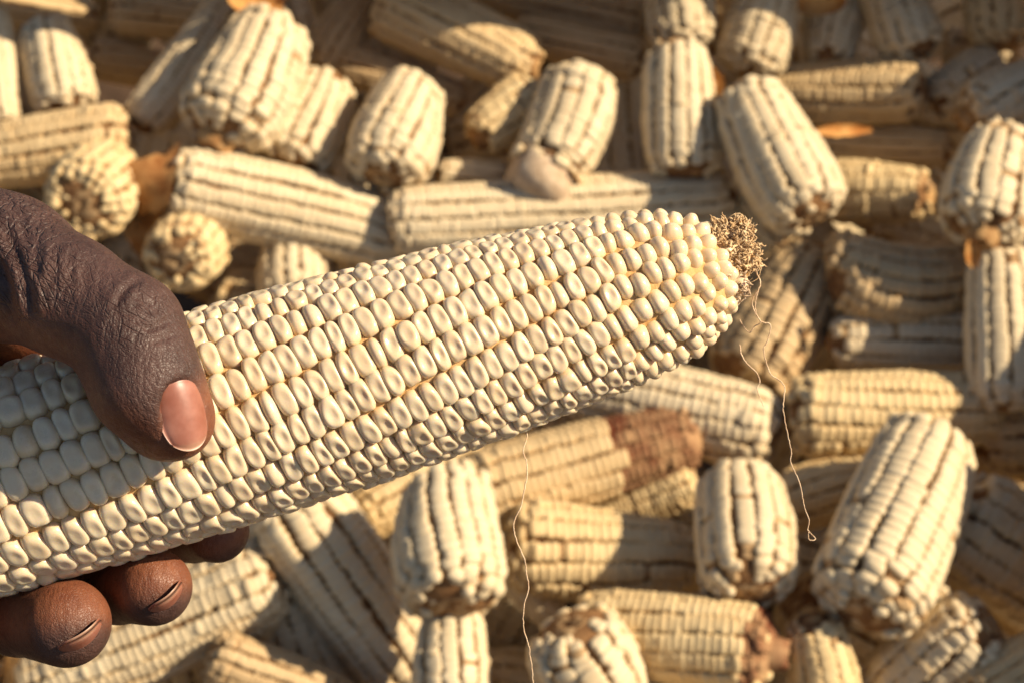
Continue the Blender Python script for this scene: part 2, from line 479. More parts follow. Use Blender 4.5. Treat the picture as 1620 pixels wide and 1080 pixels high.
    for i in range(nr):
        rV = []; rT = []; rl = []; rt = []; n = 0
        s = -pitch0 * r_.uniform(.15, .55) + (R * r_.uniform(.05, .35) if r_.random() < .35 else 0)
        send = L2 - pitch0 * .3 - (R * r_.uniform(.05, .3) if r_.random() < .3 else 0)
        row_ph = r_.uniform(0, 6.28); rowtone = r_.uniform(0, .5); rh = r_.normal(0, .012) * R
        while s < send:
            p = pitch0 * (1 + .06 * r_.standard_normal())
            f = s / L2
            skip = False
            for (a, b) in bare:
                if a + .02 * r_.standard_normal() < f < b + .02 * r_.standard_normal(): skip = True
            if not bare: pass
            endf = min(s, L2 - s) / R
            if r_.random() < ragged * (.03 + 2.6 * math.exp(-endf * 1.8)): skip = True
            sc = s + p / 2
            r = pr(sc) + rh; sl = (pr(sc + .02 * R) - pr(sc - .02 * R)) / (.04 * R); sl = float(np.clip(sl, -2.2, 2.2))
            th = tilt0 + i / nr * 2 * np.pi + tw * sc / L2 + .03 * math.sin(sc / R * 1.3 + row_ph) + r_.normal(0, .012 + .06 * math.exp(-endf * 2.5))
            nrm = np.array([0, math.cos(th), math.sin(th)]); axv = np.array([1.0, 0, 0])
            nn_ = nrm - axv * sl; nn_ /= np.linalg.norm(nn_)
            tang = np.array([0, -math.sin(th), math.cos(th)])
            x_ = axv + nrm * sl + tang * tw * r / L2; x_ -= nn_ * x_.dot(nn_); x_ /= np.linalg.norm(x_); y_ = np.cross(nn_, x_)
            jr = .24 * math.exp(-endf * 2.0)
            x_ = x_ + r_.normal(0, jr) * y_; x_ /= np.linalg.norm(x_); y_ = np.cross(nn_, x_)
            stretch = math.sqrt(1 + sl * sl)
            A = np.stack([x_ * p * .70, y_ * np.pi * r / nr * gap * (1 + .05 * r_.standard_normal()), nn_ * kh * (1 + (.03 + .22 * math.exp(-endf * 2.2)) * r_.standard_normal())], 1)
            Vk, Fk, Qk, lk = LOWK[r_.integers(len(LOWK))]
            bpos = cen(sc) + nrm * r - nn_ * kh
            if skip:
                A = A * np.array([.75, .8, .62 + .25 * r_.random()]); gV.append(Vk @ A.T + bpos); gT.append(LOWT + gn[0]); gn[0] += len(Vk)
                s += p / stretch if stretch > 1.3 else p
                continue
            rV.append(Vk @ A.T + bpos); rT.append(LOWT + n); n += len(Vk); rl.append(lk); rt.append(np.full(len(Vk), rowtone + r_.uniform(0, .25)))
            s += p / stretch if stretch > 1.3 else p
        if not rV: continue
        if rows_as_parts:
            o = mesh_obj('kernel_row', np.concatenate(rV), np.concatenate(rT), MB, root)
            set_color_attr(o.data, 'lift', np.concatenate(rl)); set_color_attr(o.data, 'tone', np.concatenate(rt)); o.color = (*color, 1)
        else:
            allV.append(np.concatenate(rV)); allT.append(np.concatenate(rT) + nn); nn += n; allL.append(np.concatenate(rl)); allN.append(np.concatenate(rt))
    if gV:
        o = mesh_obj('chaff', np.concatenate(gV), np.concatenate(gT), spec.get('core', MCHAFF), root); o['kind'] = 'stuff'
    if not rows_as_parts and allV:
        o = mesh_obj('kernels', np.concatenate(allV), np.concatenate(allT), MB, root)
        set_color_attr(o.data, 'lift', np.concatenate(allL)); set_color_attr(o.data, 'tone', np.concatenate(allN)); o.color = (*color, 1); o['kind'] = 'stuff'
    return root
LOWT = tri_quads(LOWK[0][1], LOWK[0][2])

def pix(x, y, d): return np.array([(x - 810) / FP * d, (540 - y) / FP * d, -d])

def place(x0, y0, x1, y1, w, tau, off, near, spec, color, seed, name='maize_cob', rap=True):
    if 28 < tau < 56: tau *= .68
    tr = math.radians(tau)
    v = np.array([x1 - x0, y1 - y0], float); n = np.linalg.norm(v); e = v / n
    sh = .55 * w / 2 * math.sin(abs(tr))
    sh = min(sh, n * .42)
    x0 += e[0] * sh; y0 += e[1] * sh; n2 = n - 2 * sh
    d0 = pile_depth(x0, y0) - off
    P0 = pix(x0, y0, d0)
    ray = P0 / np.linalg.norm(P0)
    ev = np.array([e[0], -e[1], 0.0]); ev -= ray * ev.dot(ray); ev /= np.linalg.norm(ev)
    D = ev * math.cos(tr) + ray * math.sin(tr)
    L = n2 * d0 / FP / max(math.cos(tr), .15)
    R = w * d0 / FP / 2
    L = max(L, R * 2.6); L = min(L, .19)
    return make_cob(name, P0, D, L, R, near, spec, color, seed, rap)

CR = (1.0, 1.0, 1.0); YE = (1.0, .93, .77); GR = (.93, .93, .92); BR = (.90, .81, .67); DK = (.78, .69, .58)
C = lambda **k: k
PILE = [
 # x0,y0 (near end), x1,y1, width, tilt, lift, near end, spec, tint, label
 (1350,1000,1490,650,200,42,.055,'butt',C(rows=14,ragged=.06,twist=.35,tipf=.6,tiplen=1.0),CR,'stout cream maize cob slanting upright in the lower right, ragged at its foot'),
 (1190,965,1160,722,165,45,.050,'butt',C(rows=14,ragged=.05,tipf=.6,tiplen=.9),CR,'short cream maize cob just left of the free end of the long silk strand'),
 (1535,690,1700,700,135,10,.012,'butt',C(rows=15,shank='stub'),BR,'brownish maize cob at the right edge with orange butt touching the stout slanted cob'),
 (1490,790,1690,960,190,15,.030,'butt',C(rows=14,gap=.84),GR,'shaded grey maize cob cut by the right edge, rows running down to the right'),
 (1580,975,1370,1110,150,20,.045,'butt',C(rows=13,gap=.84),CR,'sunlit cream maize cob leaving the bottom edge near the lower right corner'),
 (1530,1100,1680,1030,110,10,.030,'tip',C(rows=14),BR,'brownish maize cob filling the bottom right corner'),
 (1285,965,1310,1140,115,25,.045,'tip',C(rows=11,ragged=.07),YE,'small yellowish maize cob rising from the bottom edge below the stout slanted cob'),
 (1235,1035,900,985,150,12,.040,'butt',C(rows=14,bare=[(0,.10)],core=MRUST,shankmat=MRUST,shank='stub'),YE,'maize cob lying flat near the bottom with a rusty red bare right end'),
 (885,965,965,1130,175,28,.055,'butt',C(rows=12,gap=.80,ragged=.03),CR,'cream maize cob with finger-like deep rows, cut by the bottom edge right of centre'),
 (795,860,1110,895,155,6,.020,'butt',C(rows=13,ragged=.07),YE,'yellowish maize cob lying flat with patchy missing kernels, right of the upright ringed cob'),
 (718,985,712,765,185,40,.060,'butt',C(rows=15,shank='scar',gap=.82,ragged=.01),CR,'upright cream maize cob with a broken brown ring at its lower end, bottom centre'),
 (715,1130,718,960,128,15,.030,'butt',C(rows=12,gap=.80),CR,'narrow maize cob at the bottom edge running up into the ringed cob'),
 (440,770,668,1085,178,8,.040,'butt',C(rows=14,gap=.80,twist=.1),CR,'long maize cob slanting down to the right from under the held cob, half in shade'),
 (560,820,760,690,125,10,.006,'tip',C(rows=14),YE,'ochre maize cob peeking out below the middle of the held cob'),
 (735,785,1110,685,140,5,.018,'butt',C(rows=12,bare=[(.60,1.1)],core=MRUST,baretip=.5,tipmat=MRUST),BR,'maize cob with kernels on its left half and bare rusty core on its right half'),
 (1105,750,930,815,95,8,.012,'butt',C(rows=13),YE,'thin maize cob under the half-bare rusty cob'),
 (1235,690,890,600,140,8,.020,'butt',C(rows=14,pitch=.2,ragged=.01),CR,'sunlit maize cob with beaded kernels lying just below the right part of the held cob'),
 (1240,660,1580,645,140,8,.028,'butt',C(rows=14,pitch=.2,ragged=.03,shank='scar'),YE,'sunlit yellowish maize cob lying flat just above the stout slanting cob, butt facing left'),
 (1310,540,1580,540,108,8,.018,'tip',C(rows=11,pitch=.24,ragged=.05),CR,'short coarse-kernelled maize cob under the shaded grey-brown cob with curving rows'),
 (1295,425,1570,415,150,12,.035,'butt',C(rows=16,bend=.25,twist=.5),DK,'shaded grey-brown maize cob with curving rows, left of the upright cob at the right edge'),
 (1590,660,1578,385,125,10,.038,'butt',C(rows=12,gap=.80),CR,'upright maize cob along the right edge at mid height'),
 (1548,395,1592,215,152,48,.080,'butt',C(rows=13,ragged=.10,shank='stub'),CR,'stubby ragged maize cob at the right edge with an orange lower end'),
 (1478,310,1290,300,105,15,.030,'tip',C(rows=11,ragged=.12,pitch=.22),YE,'yellow maize cob with a knobbly right end beside the big smooth sunlit cob'),
 (1295,360,1165,125,152,22,.060,'butt',C(rows=16,gap=.93,twist=.25,ragged=.0),CR,'big smooth sunlit maize cob leaning above and right of the held cob tip'),
 (1245,415,1190,320,95,40,.020,'butt',C(rows=13,shank='stub',shankmat=MPITH),BR,'pinkish maize cob end poking out just right of the brown silk tuft'),
 (1468,140,1165,155,112,8,.026,'butt',C(rows=13,shank='scar',ragged=.04),BR,'maize cob lying level behind the big smooth cob, its hollow right end showing'),
 (1470,165,1585,110,98,15,.012,'tip',C(rows=15,gap=.93),CR,'pale sunlit maize cob right of the hollow-ended cob'),
 (1525,190,1680,120,118,15,.040,'butt',C(rows=14,shank='stub'),CR,'sunlit maize cob cut by the right edge near the top, orange lower left end'),
 (1505,235,1270,232,72,6,.012,'tip',C(rows=12),BR,'narrow maize cob in shade under the hollow-ended cob'),
 (1088,290,1068,62,128,12,.040,'butt',C(rows=13,gap=.80),CR,'upright striped maize cob standing just left of the big smooth sunlit cob'),
 (1082,88,1068,-90,115,15,.030,'butt',C(rows=14),GR,'grey maize cob leaving the top edge above the upright striped cob'),
 (1175,125,1235,-60,118,15,.026,'butt',C(rows=14),GR,'grey maize cob tilting right at the top edge, behind the big smooth cob'),
 (1308,112,1320,5,102,40,.018,'tip',C(rows=13),GR,'bluish grey maize cob end between two slanting cobs at the top edge'),
 (1455,98,1385,-60,112,15,.030,'butt',C(rows=14),GR,'grey maize cob leaning left at the top edge above the hollow-ended cob'),
 (1592,85,1568,-70,112,20,.030,'butt',C(rows=13),BR,'brownish maize cob in the top right corner'),
 (1490,68,1610,98,70,8,.0,'butt',C(rows=13),GR,'low grey maize cob half hidden below the top right corner cob'),
 (858,285,935,100,140,40,.045,'tip',C(rows=13,tipf=1.12,baretip=.85,tipmat=MPITH,tiplen=.8,gap=.88),CR,'sunlit maize cob with a smooth pale bare tip pointing down, above the held cob'),
 (1020,98,810,48,74,8,.012,'butt',C(rows=12),BR,'thin shaded maize cob near the top, left of the upright striped cob'),
 (1030,42,740,-25,88,8,.010,'butt',C(rows=13),DK,'dark maize cob along the top edge right of centre'),
 (850,112,590,0,118,12,.030,'tip',C(rows=17,gap=.96,ragged=0),BR,'long smooth brown maize cob slanting down to the right at the top centre'),
 (745,225,860,140,98,30,.034,'tip',C(rows=12,ragged=.12,pitch=.22),YE,'small ragged maize cob end left of the cob with the pale bare tip'),
 (598,302,655,128,145,45,.050,'butt',C(rows=14,ragged=.03),CR,'stubby maize cob with its butt towards the camera, between large broken-ended and pale-tipped cobs'),
 (445,280,530,108,132,38,.036,'butt',C(rows=14),CR,'maize cob bright at the top and shaded below, between two larger cobs at upper left'),
 (335,235,450,15,170,32,.060,'butt',C(rows=15,gap=.84,shank='stub',ragged=.03),CR,'large slanting maize cob at upper left with a broken brown lower end'),
 (215,205,385,-5,95,15,.034,'tip',C(rows=12),CR,'slim slanting maize cob with a bright stripe left of the large broken-ended cob'),
 (112,190,65,25,108,30,.036,'butt',C(rows=13),CR,'upright maize cob near the upper left corner with a dark shade band across it'),
 (2,205,-12,15,70,15,.036,'butt',C(rows=12),CR,'maize cob cut by the left edge near the top'),
 (212,212,-60,255,116,6,.044,'butt',C(rows=13,gap=.80,shank='scar'),BR,'shaded brown maize cob lying level at the left edge above the hand'),
 (116,344,148,299,148,66,.068,'butt',C(rows=18,ragged=.02,shank='scar'),YE,'round sunlit butt end of a maize cob seen end-on just above the hand'),
 (262,436,300,385,128,62,.05,'butt',C(rows=16,ragged=.06),YE,'knobbly sunlit end of a maize cob seen end-on beside the thumb'),
 (258,290,650,378,138,4,.052,'butt',C(rows=14,gap=.82,shank='long',twist=.1,shankmat=MSTALK),CR,'long maize cob lying across at left with an orange stalk end, above the held cob'),
 (610,352,1170,308,112,4,.034,'butt',C(rows=13,ragged=.03),CR,'long shaded maize cob lying directly along the top of the held cob'),
 (462,500,466,402,112,20,.010,'butt',C(rows=13,gap=.76),CR,'small maize cob end with upright rows peeking over the top edge of the held cob'),
 (690,276,810,282,56,8,.024,'tip',C(rows=10),CR,'small pale maize cob tip lying behind the long shaded cob'),
 (140,88,275,115,70,10,.004,'butt',C(rows=12),DK,'dark maize cob in a shaded hollow at upper left'),
 (-30,8,150,26,72,8,.020,'butt',C(rows=12),BR,'brown maize cob in the top left corner'),
 (170,22,345,32,72,8,.014,'butt',C(rows=12),BR,'brown maize cob at the top edge left of the large broken-ended cob'),
 (495,120,590,-10,88,15,.010,'butt',C(rows=14,gap=.94),DK,'dark brown maize cob behind the large broken-ended cob'),
 (735,162,530,95,70,8,.008,'tip',C(rows=12),DK,'dim grey maize cob under the long smooth brown cob'),
 (1165,625,1300,385,165,18,.0,'butt',C(rows=14,gap=.80),DK,'dark shaded maize cob behind the held cob tip and its hanging silk'),
 (445,900,40,1100,155,8,.020,'butt',C(rows=14,gap=.82),GR,'maize cob lying below the fingertips, bright at left and grey at right'),
 (325,1035,560,1120,98,8,.018,'butt',C(rows=12,gap=.80),DK,'dark grey maize cob cut by the bottom edge left of centre'),
 (395,1010,465,920,70,15,.0,'tip',C(rows=12,bare=[(0,.6)],core=MSHANK),BR,'brown partly bare maize cob in the gap below the held cob'),
 (800,880,880,980,72,10,.014,'butt',C(rows=12,gap=.94),CR,'pale maize cob squeezed in right of the upright ringed cob'),
 (1225,800,1420,755,105,6,.014,'butt',C(rows=13),YE,'maize cob lying behind the free end of the long silk strand'),
]
for k, (x0, y0, x1, y1, w, tau, off, near, spec, colr, label) in enumerate(PILE):
    o = place(x0, y0, x1, y1, w, tau, off, near, spec, colr, 1000 + k)
    tag(o, label, 'maize cob', 'maize cobs heaped in the pile')

# scraps of dry husk caught between the cobs
MHUSK = chaff_material('orange_husk', (0.34, 0.14, 0.035), (0.56, 0.33, 0.12), 90)
def husk(x, y, ang, ln, wd, off, seed, label):
    r_ = np.random.default_rng(seed); d0 = pile_depth(x, y) - off; P = pix(x, y, d0)
    a = math.radians(ang); ax = np.array([math.cos(a), -math.sin(a), r_.uniform(-.4, .4)]); ax /= np.linalg.norm(ax)
    sd = np.cross([0, 0, 1.0], ax); sd /= np.linalg.norm(sd); nm = np.cross(ax, sd)
    L = ln * d0 / FP; Wd = wd * d0 / FP; n, m = 12, 5; V = []
    for lay in (0, -.0005):
        for i in range(n):
            t = i / (n - 1)
            for j in range(m):
                q = -1 + 2 * j / (m - 1)
                wv = Wd * .5 * (math.sin(math.pi * (.12 + .8 * t)) ** .7) * (1 + .1 * r_.standard_normal())
                V.append(ax * L * (t - .5) + sd * q * wv + nm * (lay + .25 * Wd * q * q + .12 * L * math.sin(2.6 * t + seed) + .02 * Wd * r_.standard_normal()))
    F = []; N0 = n * m
    for i in range(n - 1):
        for j in range(m - 1):
            b = i * m + j; F.append((b, b + 1, b + m + 1, b + m)); F.append((N0 + b, N0 + b + m, N0 + b + m + 1, N0 + b + 1))
    o = mesh_obj('husk_scrap', np.array(V) @ wm.T, F, MHUSK); o.location = cam_to_world(P)
    tag(o, label, 'husk', 'scraps of dry husk in the pile')
husk(1335, 207, -4, 100, 20, .045, 2, 'thin orange scrap of husk lying under the hollow-ended cob')
husk(405, 4, 5, 90, 40, .075, 3, 'orange scrap of husk at the top edge on the large slanting cob')
husk(1300, 6, 0, 80, 36, .060, 4, 'orange scrap of husk at the top edge between grey cobs')
husk(1128, 132, 70, 52, 34, .062, 5, 'small orange scrap of husk between the upright striped cob and the big smooth cob')
husk(238, 372, 70, 105, 60, .030, 6, 'dark orange scrap of husk in the gap just above the thumb')
husk(1538, 402, 80, 45, 26, .085, 8, 'orange scrap of husk under the stubby ragged cob at right')

# cobs deeper in the pile and unseen ones added around the edges of the picture
fr = np.random.default_rng(21)
PROTO = []
for k in range(7):
    o = make_cob('maize_cob', np.array([0., 0, 0]), np.array([1., 0, 0]), .150 + .006 * k, .0215, 'butt', C(rows=13 + k % 3, gap=.80 + .02 * k), [CR, YE, BR, BR, DK, GR, CR][k], 4000 + k, False)
    PROTO.append(o)
used = set()
FILL = []
FLAB = {      # buried cobs that show through gaps, by order of building
    2: 'buried maize cob glimpsed between the brown top-edge cob and the dark hollow cob',
    6: 'buried maize cob glimpsed between the grey top cob and the right-tilting grey cob',
    10: 'buried maize cob glimpsed between the banded upright cob and the top-left corner cob',
    11: 'buried maize cob glimpsed between the brown top-edge cob and the slim striped cob',
    12: 'buried maize cob glimpsed between the smooth brown cob and the dim grey cob',
    13: 'buried maize cob glimpsed between the smooth brown cob and the bare-tipped cob',
    14: 'buried maize cob glimpsed between the thin shaded cob and the upright striped cob',
    15: 'buried maize cob glimpsed beside the right-tilting grey cob',
    16: 'buried maize cob glimpsed between the left-leaning grey cob and the low grey cob',
    19: 'buried maize cob glimpsed between the left-edge cob and the banded upright cob',
    20: 'buried maize cob glimpsed between the orange-stalked long cob and the hand',
    21: 'buried maize cob glimpsed between the large broken-ended cob and the dark brown cob',
    22: 'buried maize cob glimpsed between the smooth brown cob and the small ragged cob',
    23: 'buried maize cob glimpsed between the small ragged cob and the small pale tip',
    24: 'buried maize cob glimpsed between the right-tilting grey cob and the bluish grey cob',
    25: 'buried maize cob glimpsed between the hollow-ended cob and the left-leaning grey cob',
    26: 'buried maize cob glimpsed between the narrow shaded cob and the stubby ragged cob',
    29: 'buried maize cob glimpsed between the knobbly end-on cob and the hand',
    30: 'buried maize cob glimpsed between the stubby camera-facing cob and the orange-stalked long cob',
    31: 'buried maize cob glimpsed between the stubby camera-facing cob and the small pale tip',
    32: 'buried maize cob glimpsed between the bare-tipped cob and the upright striped cob',
    33: 'buried maize cob glimpsed between the big smooth cob and the curving-rowed cob',
    34: 'buried maize cob glimpsed between the stubby ragged cob and the knobbly yellow cob',
    39: 'buried maize cob glimpsed between the held cob and the small peeking cob',
    40: 'buried maize cob glimpsed between the held cob and the orange-stalked long cob',
    43: 'buried maize cob glimpsed between the held cob and the beaded sunlit cob',
    44: 'buried maize cob glimpsed between the curving-rowed cob and the knobbly yellow cob',
    50: 'buried maize cob glimpsed between the short cream cob and the half-bare rusty cob',
    51: 'buried maize cob glimpsed between the flat yellowish cob and the beaded sunlit cob',
    55: 'buried maize cob glimpsed beside the hand',
    57: 'buried maize cob glimpsed between the ringed upright cob and the long slanting cob',
    58: 'buried maize cob glimpsed between the squeezed pale cob and the ringed upright cob',
    59: 'buried maize cob glimpsed between the held cob and the half-bare rusty cob',
    60: 'buried maize cob glimpsed between the short cream cob and the stout slanting cob',
    61: 'buried maize cob glimpsed between the rusty-ended flat cob and the grey right-edge cob',
    62: 'buried maize cob glimpsed between the grey right-edge cob and the lower-right sunlit cob',
    65: 'buried maize cob glimpsed between the cob below fingertips and the dark bottom cob',
    68: 'buried maize cob glimpsed between the deep-rowed cob and the narrow bottom cob',
    69: 'buried maize cob glimpsed between the rusty-ended flat cob and the patchy yellowish cob',
    70: 'buried maize cob glimpsed between the small yellowish cob and the stout slanting cob',
    73: 'buried maize cob glimpsed between the cob below fingertips and the hand',
    75: 'buried maize cob glimpsed between the long slanting cob and the dark bottom cob',
    77: 'buried maize cob glimpsed beside the narrow bottom cob',
    78: 'buried maize cob glimpsed between the rusty-ended flat cob and the small yellowish cob',
}
def filler(x, y, off, lift_tilt, label, group, ang=None):
    k = int(fr.integers(len(PROTO))); src = PROTO[k]
    a = fr.uniform(0, 2 * np.pi) if ang is None else ang + fr.uniform(-.35, .35); tr = math.radians(fr.uniform(-1, 1) * lift_tilt)
    d0 = pile_depth(x, y) - off; Pc = pix(x, y, d0)
    ax = np.array([math.cos(a) * math.cos(tr), math.sin(a) * math.cos(tr), math.sin(tr)])
    e1 = np.cross(ax, [0, 0, 1.0]); e1 /= np.linalg.norm(e1); e2 = np.cross(ax, e1)
    sc = fr.uniform(.92, 1.12)
    B = wm @ np.stack([ax, e1, e2], 1) * sc; O = cam_to_world(Pc - ax * .075)
    mw = Matrix(((*B[0], O[0]), (*B[1], O[1]), (*B[2], O[2]), (0, 0, 0, 1)))
    if k in used:
        r = src.copy(); COL.objects.link(r)
        for ch in src.children:
            c = ch.copy(); COL.objects.link(c); c.parent = r
    else: r = src; used.add(k)
    r.matrix_world = mw
    tag(r, FLAB.get(len(FILL), label), 'maize cob', group); FILL.append(r)
for gy in range(-160, 1300, 180):
    for gx in range(-200, 1900, 240):
        filler(gx + fr.uniform(-60, 60), gy + fr.uniform(-45, 45), -.088 + fr.uniform(-.02, .015), 14, 'maize cob buried under the top layer of the pile, seen only through gaps', 'buried maize cobs')
EDGE = [(x, -130 + fr.uniform(-25, 20), .095 + fr.uniform(-.03, .03)) for x in range(320, 2300, 330)]  # added row above the frame, raised to cast shade bands on the pile
EDGE += [(x, -300 + fr.uniform(-25, 25), .10 + fr.uniform(-.02, .02)) for x in range(300, 2500, 400)]  # second unseen row, added to shade the top of the pile
EDGE += [(1790 + fr.uniform(-20, 40), y, .045 + fr.uniform(-.02, .03)) for y in range(60, 1200, 190)] + [(-190, y, .0) for y in (60, 260, 460, 800, 1000)] + [(x, 1300, .0) for x in range(0, 1700, 200)]  # right-hand cobs added and raised so their shade falls into the frame
for x, y, off in EDGE:
    ang = 0.0 if (y < 0 or y > 1150) else math.pi / 2
    filler(x, y, off, 20, 'unseen maize cob added just beyond the picture edge, raised at top and right to cast shade', 'maize cobs beyond the picture edge', ang)

# ------------------------------------------------------------------ the hand
def smoothstep(a, b, x):
    t = np.clip((x - a) / (b - a), 0, 1); return t * t * (3 - 2 * t)

def smin(a, b, k):
    h = np.clip(.5 + .5 * (b - a) / k, 0, 1)
    return b + (a - b) * h - k * h * (1 - h)

VOX = 4.5
lo = np.array([-1420., -660., -460.]); hi = np.array([-360., 330., 360.])
NXYZ = np.ceil((hi - lo) / VOX).astype(int)
gx_, gy_, gz_ = [lo[i] + VOX * np.arange(NXYZ[i], dtype=np.float32) for i in range(3)]
GX, GY, GZ = [a.astype(np.float32) for a in np.meshgrid(gx_, gy_, gz_, indexing='ij', sparse=True)]

def cone(a, b, ra, rb):
    a = np.asarray(a, np.float32); b = np.asarray(b, np.float32); d = b - a; l2 = float(d.dot(d))
    t = ((GX - a[0]) * d[0] + (GY - a[1]) * d[1] + (GZ - a[2]) * d[2]) / l2
    t = np.clip(t, 0, 1)
    q = (GX - a[0] - t * d[0]) ** 2 + (GY - a[1] - t * d[1]) ** 2 + (GZ - a[2] - t * d[2]) ** 2
    return np.sqrt(q) - (ra + (rb - ra) * t)

def chain(pts, k):
    f = None
    for (a, b) in zip(pts[:-1], pts[1:]):
        c = cone(U(*a[:3]), U(*b[:3]), a[3], b[3])
        f = c if f is None else smin(f, c, k)
    return f

THUMB = [(-190, 350, -40, 128), (10, 424, 95, 104), (108, 470, 170, 82), (200, 524, 216, 77), (232, 608, 240, 74), (275, 664, 226, 61)]
RING = [(-120, 700, -285, 84), (-75, 935, -230, 68), (28, 972, -95, 63), (106, 985, 20, 70)]
MID = [(20, 655, -290, 84), (105, 880, -285, 66), (186, 925, -140, 60), (243, 928, -32, 62)]
IDX = [(150, 605, -275, 80), (255, 790, -325, 62), (305, 832, -240, 57), (343, 838, -152, 54)]
PNK = [(-235, 745, -265, 76), (-200, 975, -205, 60), (-150, 1010, -80, 56), (-98, 1012, -5, 56)]
WR = (-430, 440, -110, 140)
fh = chain(THUMB, 48)
# thumb pad bulge and the broad nail bed side
fh = smin(fh, cone(U(205, 575, 205), U(250, 668, 205), 62, 50), 25)
fh = smin(fh, chain([(252, 625, 288, 12), (249, 655, 284, 13), (260, 690, 268, 12)], 8), 14)
palm = None
for mcp, rr in ((RING[0], 95), (MID[0], 98), (IDX[0], 92), (PNK[0], 88)):
    c = cone(U(*WR[:3]), U(*mcp[:3]), WR[3], mcp[3]); palm = c if palm is None else smin(palm, c, 45)
palm = smin(palm, cone(U(-900, 330, -60), U(*WR[:3]), 165, 140), 60)
palm = smin(palm, cone(U(-60, 440, 10), U(120, 560, -220), 78, 70), 50)     # web between thumb and index
palm = smin(palm, cone(U(-260, 480, -60), U(-120, 640, -200), 110, 100), 50)
fh = smin(fh, palm, 55)
for fgr in (RING, MID, IDX, PNK):
    fh = smin(fh, chain(fgr, 22), 14)
# flesh flattens where it presses on the cob
axp = AX1; tpar = (GX - axp[0]) * AXD[0] + (GY - axp[1]) * AXD[1] + (GZ - axp[2]) * AXD[2]
dax = np.sqrt((GX - axp[0] - tpar * AXD[0]) ** 2 + (GY - axp[1] - tpar * AXD[1]) ** 2 + (GZ - axp[2] - tpar * AXD[2]) ** 2)
cobd = (173.0 - dax)
fh = -smin(-fh, -cobd, 12)
def unit(v): v = np.asarray(v, float); return v / np.linalg.norm(v)
def nail_frame(c, axis, normal):
    ax_ = unit(axis); n_ = np.asarray(normal, float); n_ = unit(n_ - ax_ * n_.dot(ax_)); return np.asarray(c, float), ax_, n_, np.cross(ax_, n_)
NAILS = [dict(c=U(297, 655, 293), axis=U(312, 712, 280) - U(284, 598, 298), normal=(.45, .30, .84), ln=55, wd=38, bow=17, lab='broad pink thumbnail'),
         dict(c=U(138, 1020, 68), axis=(.20, .40, .9), normal=(.56, -.74, .12), ln=42, wd=40, bow=16, carve=False),
         dict(c=U(274, 956, 11), axis=(.15, .35, .92), normal=(.66, -.68, .12), ln=37, wd=34, bow=14, carve=False)]
for nd in NAILS:
    if not nd.pop('carve', True): continue
    c_, a_, n_, s_ = nail_frame(nd['c'], nd['axis'], nd['normal'])
    dx_ = GX - c_[0]; dy_ = GY - c_[1]; dz_ = GZ - c_[2]
    u_ = (dx_ * a_[0] + dy_ * a_[1] + dz_ * a_[2]) / nd['ln']; v_ = (dx_ * s_[0] + dy_ * s_[1] + dz_ * s_[2]) / nd['wd']
    h_ = dx_ * n_[0] + dy_ * n_[1] + dz_ * n_[2]
    bed = h_ + nd['bow'] * v_ ** 2 + .30 * nd['bow'] * u_ ** 2 + 3.5
    outl = ((np.abs(u_) ** 2.6 + np.abs(v_) ** 2.6) ** (1 / 2.6) - .95) * nd['wd']
    region = np.maximum(np.maximum(-bed, outl), h_ - 60)
    fh = -smin(-fh, region, 5)
fh = fh.astype(np.float32)

def surface_nets(f, lo, h):
    nx, ny, nz = f.shape
    s = f < 0
    cnt = np.zeros((nx - 1, ny - 1, nz - 1), np.int8)
    for i in (0, 1):
        for j in (0, 1):
            for k in (0, 1): cnt += s[i:nx - 1 + i, j:ny - 1 + j, k:nz - 1 + k]
    act = (cnt > 0) & (cnt < 8)
    idx = np.argwhere(act); n = len(idx)
    acc = np.zeros((n, 3)); num = np.zeros(n)
    corners = [(i, j, k) for i in (0, 1) for j in (0, 1) for k in (0, 1)]
    val = {c: f[idx[:, 0] + c[0], idx[:, 1] + c[1], idx[:, 2] + c[2]] for c in corners}
    for c in corners:
        for ax in range(3):
            if c[ax]: continue
            d = list(c); d[ax] = 1; d = tuple(d)
            a = val[c]; b = val[d]; m = (a < 0) != (b < 0)
            t = np.where(m, a / np.where(m, a - b, 1), 0)
            p = np.tile(np.array(c, float), (n, 1)); p[:, ax] += t
            acc[m] += p[m]; num[m] += 1
    V = (idx + acc / num[:, None]) * h + lo
    ids = -np.ones(act.shape, np.int64); ids[act] = np.arange(n)
    Q = []
    for ax in range(3):
        a, b = (ax + 1) % 3, (ax + 2) % 3
        sl0 = [slice(None)] * 3; sl1 = [slice(None)] * 3
        sl0[ax] = slice(0, -1); sl1[ax] = slice(1, None)
        A = s[tuple(sl0)]; B = s[tuple(sl1)]
        e = np.argwhere(A != B)
        e = e[(e[:, a] > 0) & (e[:, b] > 0) & (e[:, a] < f.shape[a] - 1) & (e[:, b] < f.shape[b] - 1)]
        inside = A[e[:, 0], e[:, 1], e[:, 2]]
        q = []
        for (da, db) in ((1, 1), (0, 1), (0, 0), (1, 0)):
            c = e.copy(); c[:, a] -= da; c[:, b] -= db; q.append(ids[c[:, 0], c[:, 1], c[:, 2]])
        q = np.stack(q, 1); q[~inside] = q[~inside][:, ::-1]
        Q.append(q)
    Q = np.concatenate(Q); Q = Q[(Q >= 0).all(1)]
    return V, Q

HV, HQ = surface_nets(fh, lo, VOX)
def vnormals(V, Q):
    fn = np.cross(V[Q[:, 2]] - V[Q[:, 0]], V[Q[:, 3]] - V[Q[:, 1]])
    N = np.zeros_like(V)
    for k in range(4): np.add.at(N, Q[:, k], fn)
    return N / (np.linalg.norm(N, axis=1)[:, None] + 1e-9)
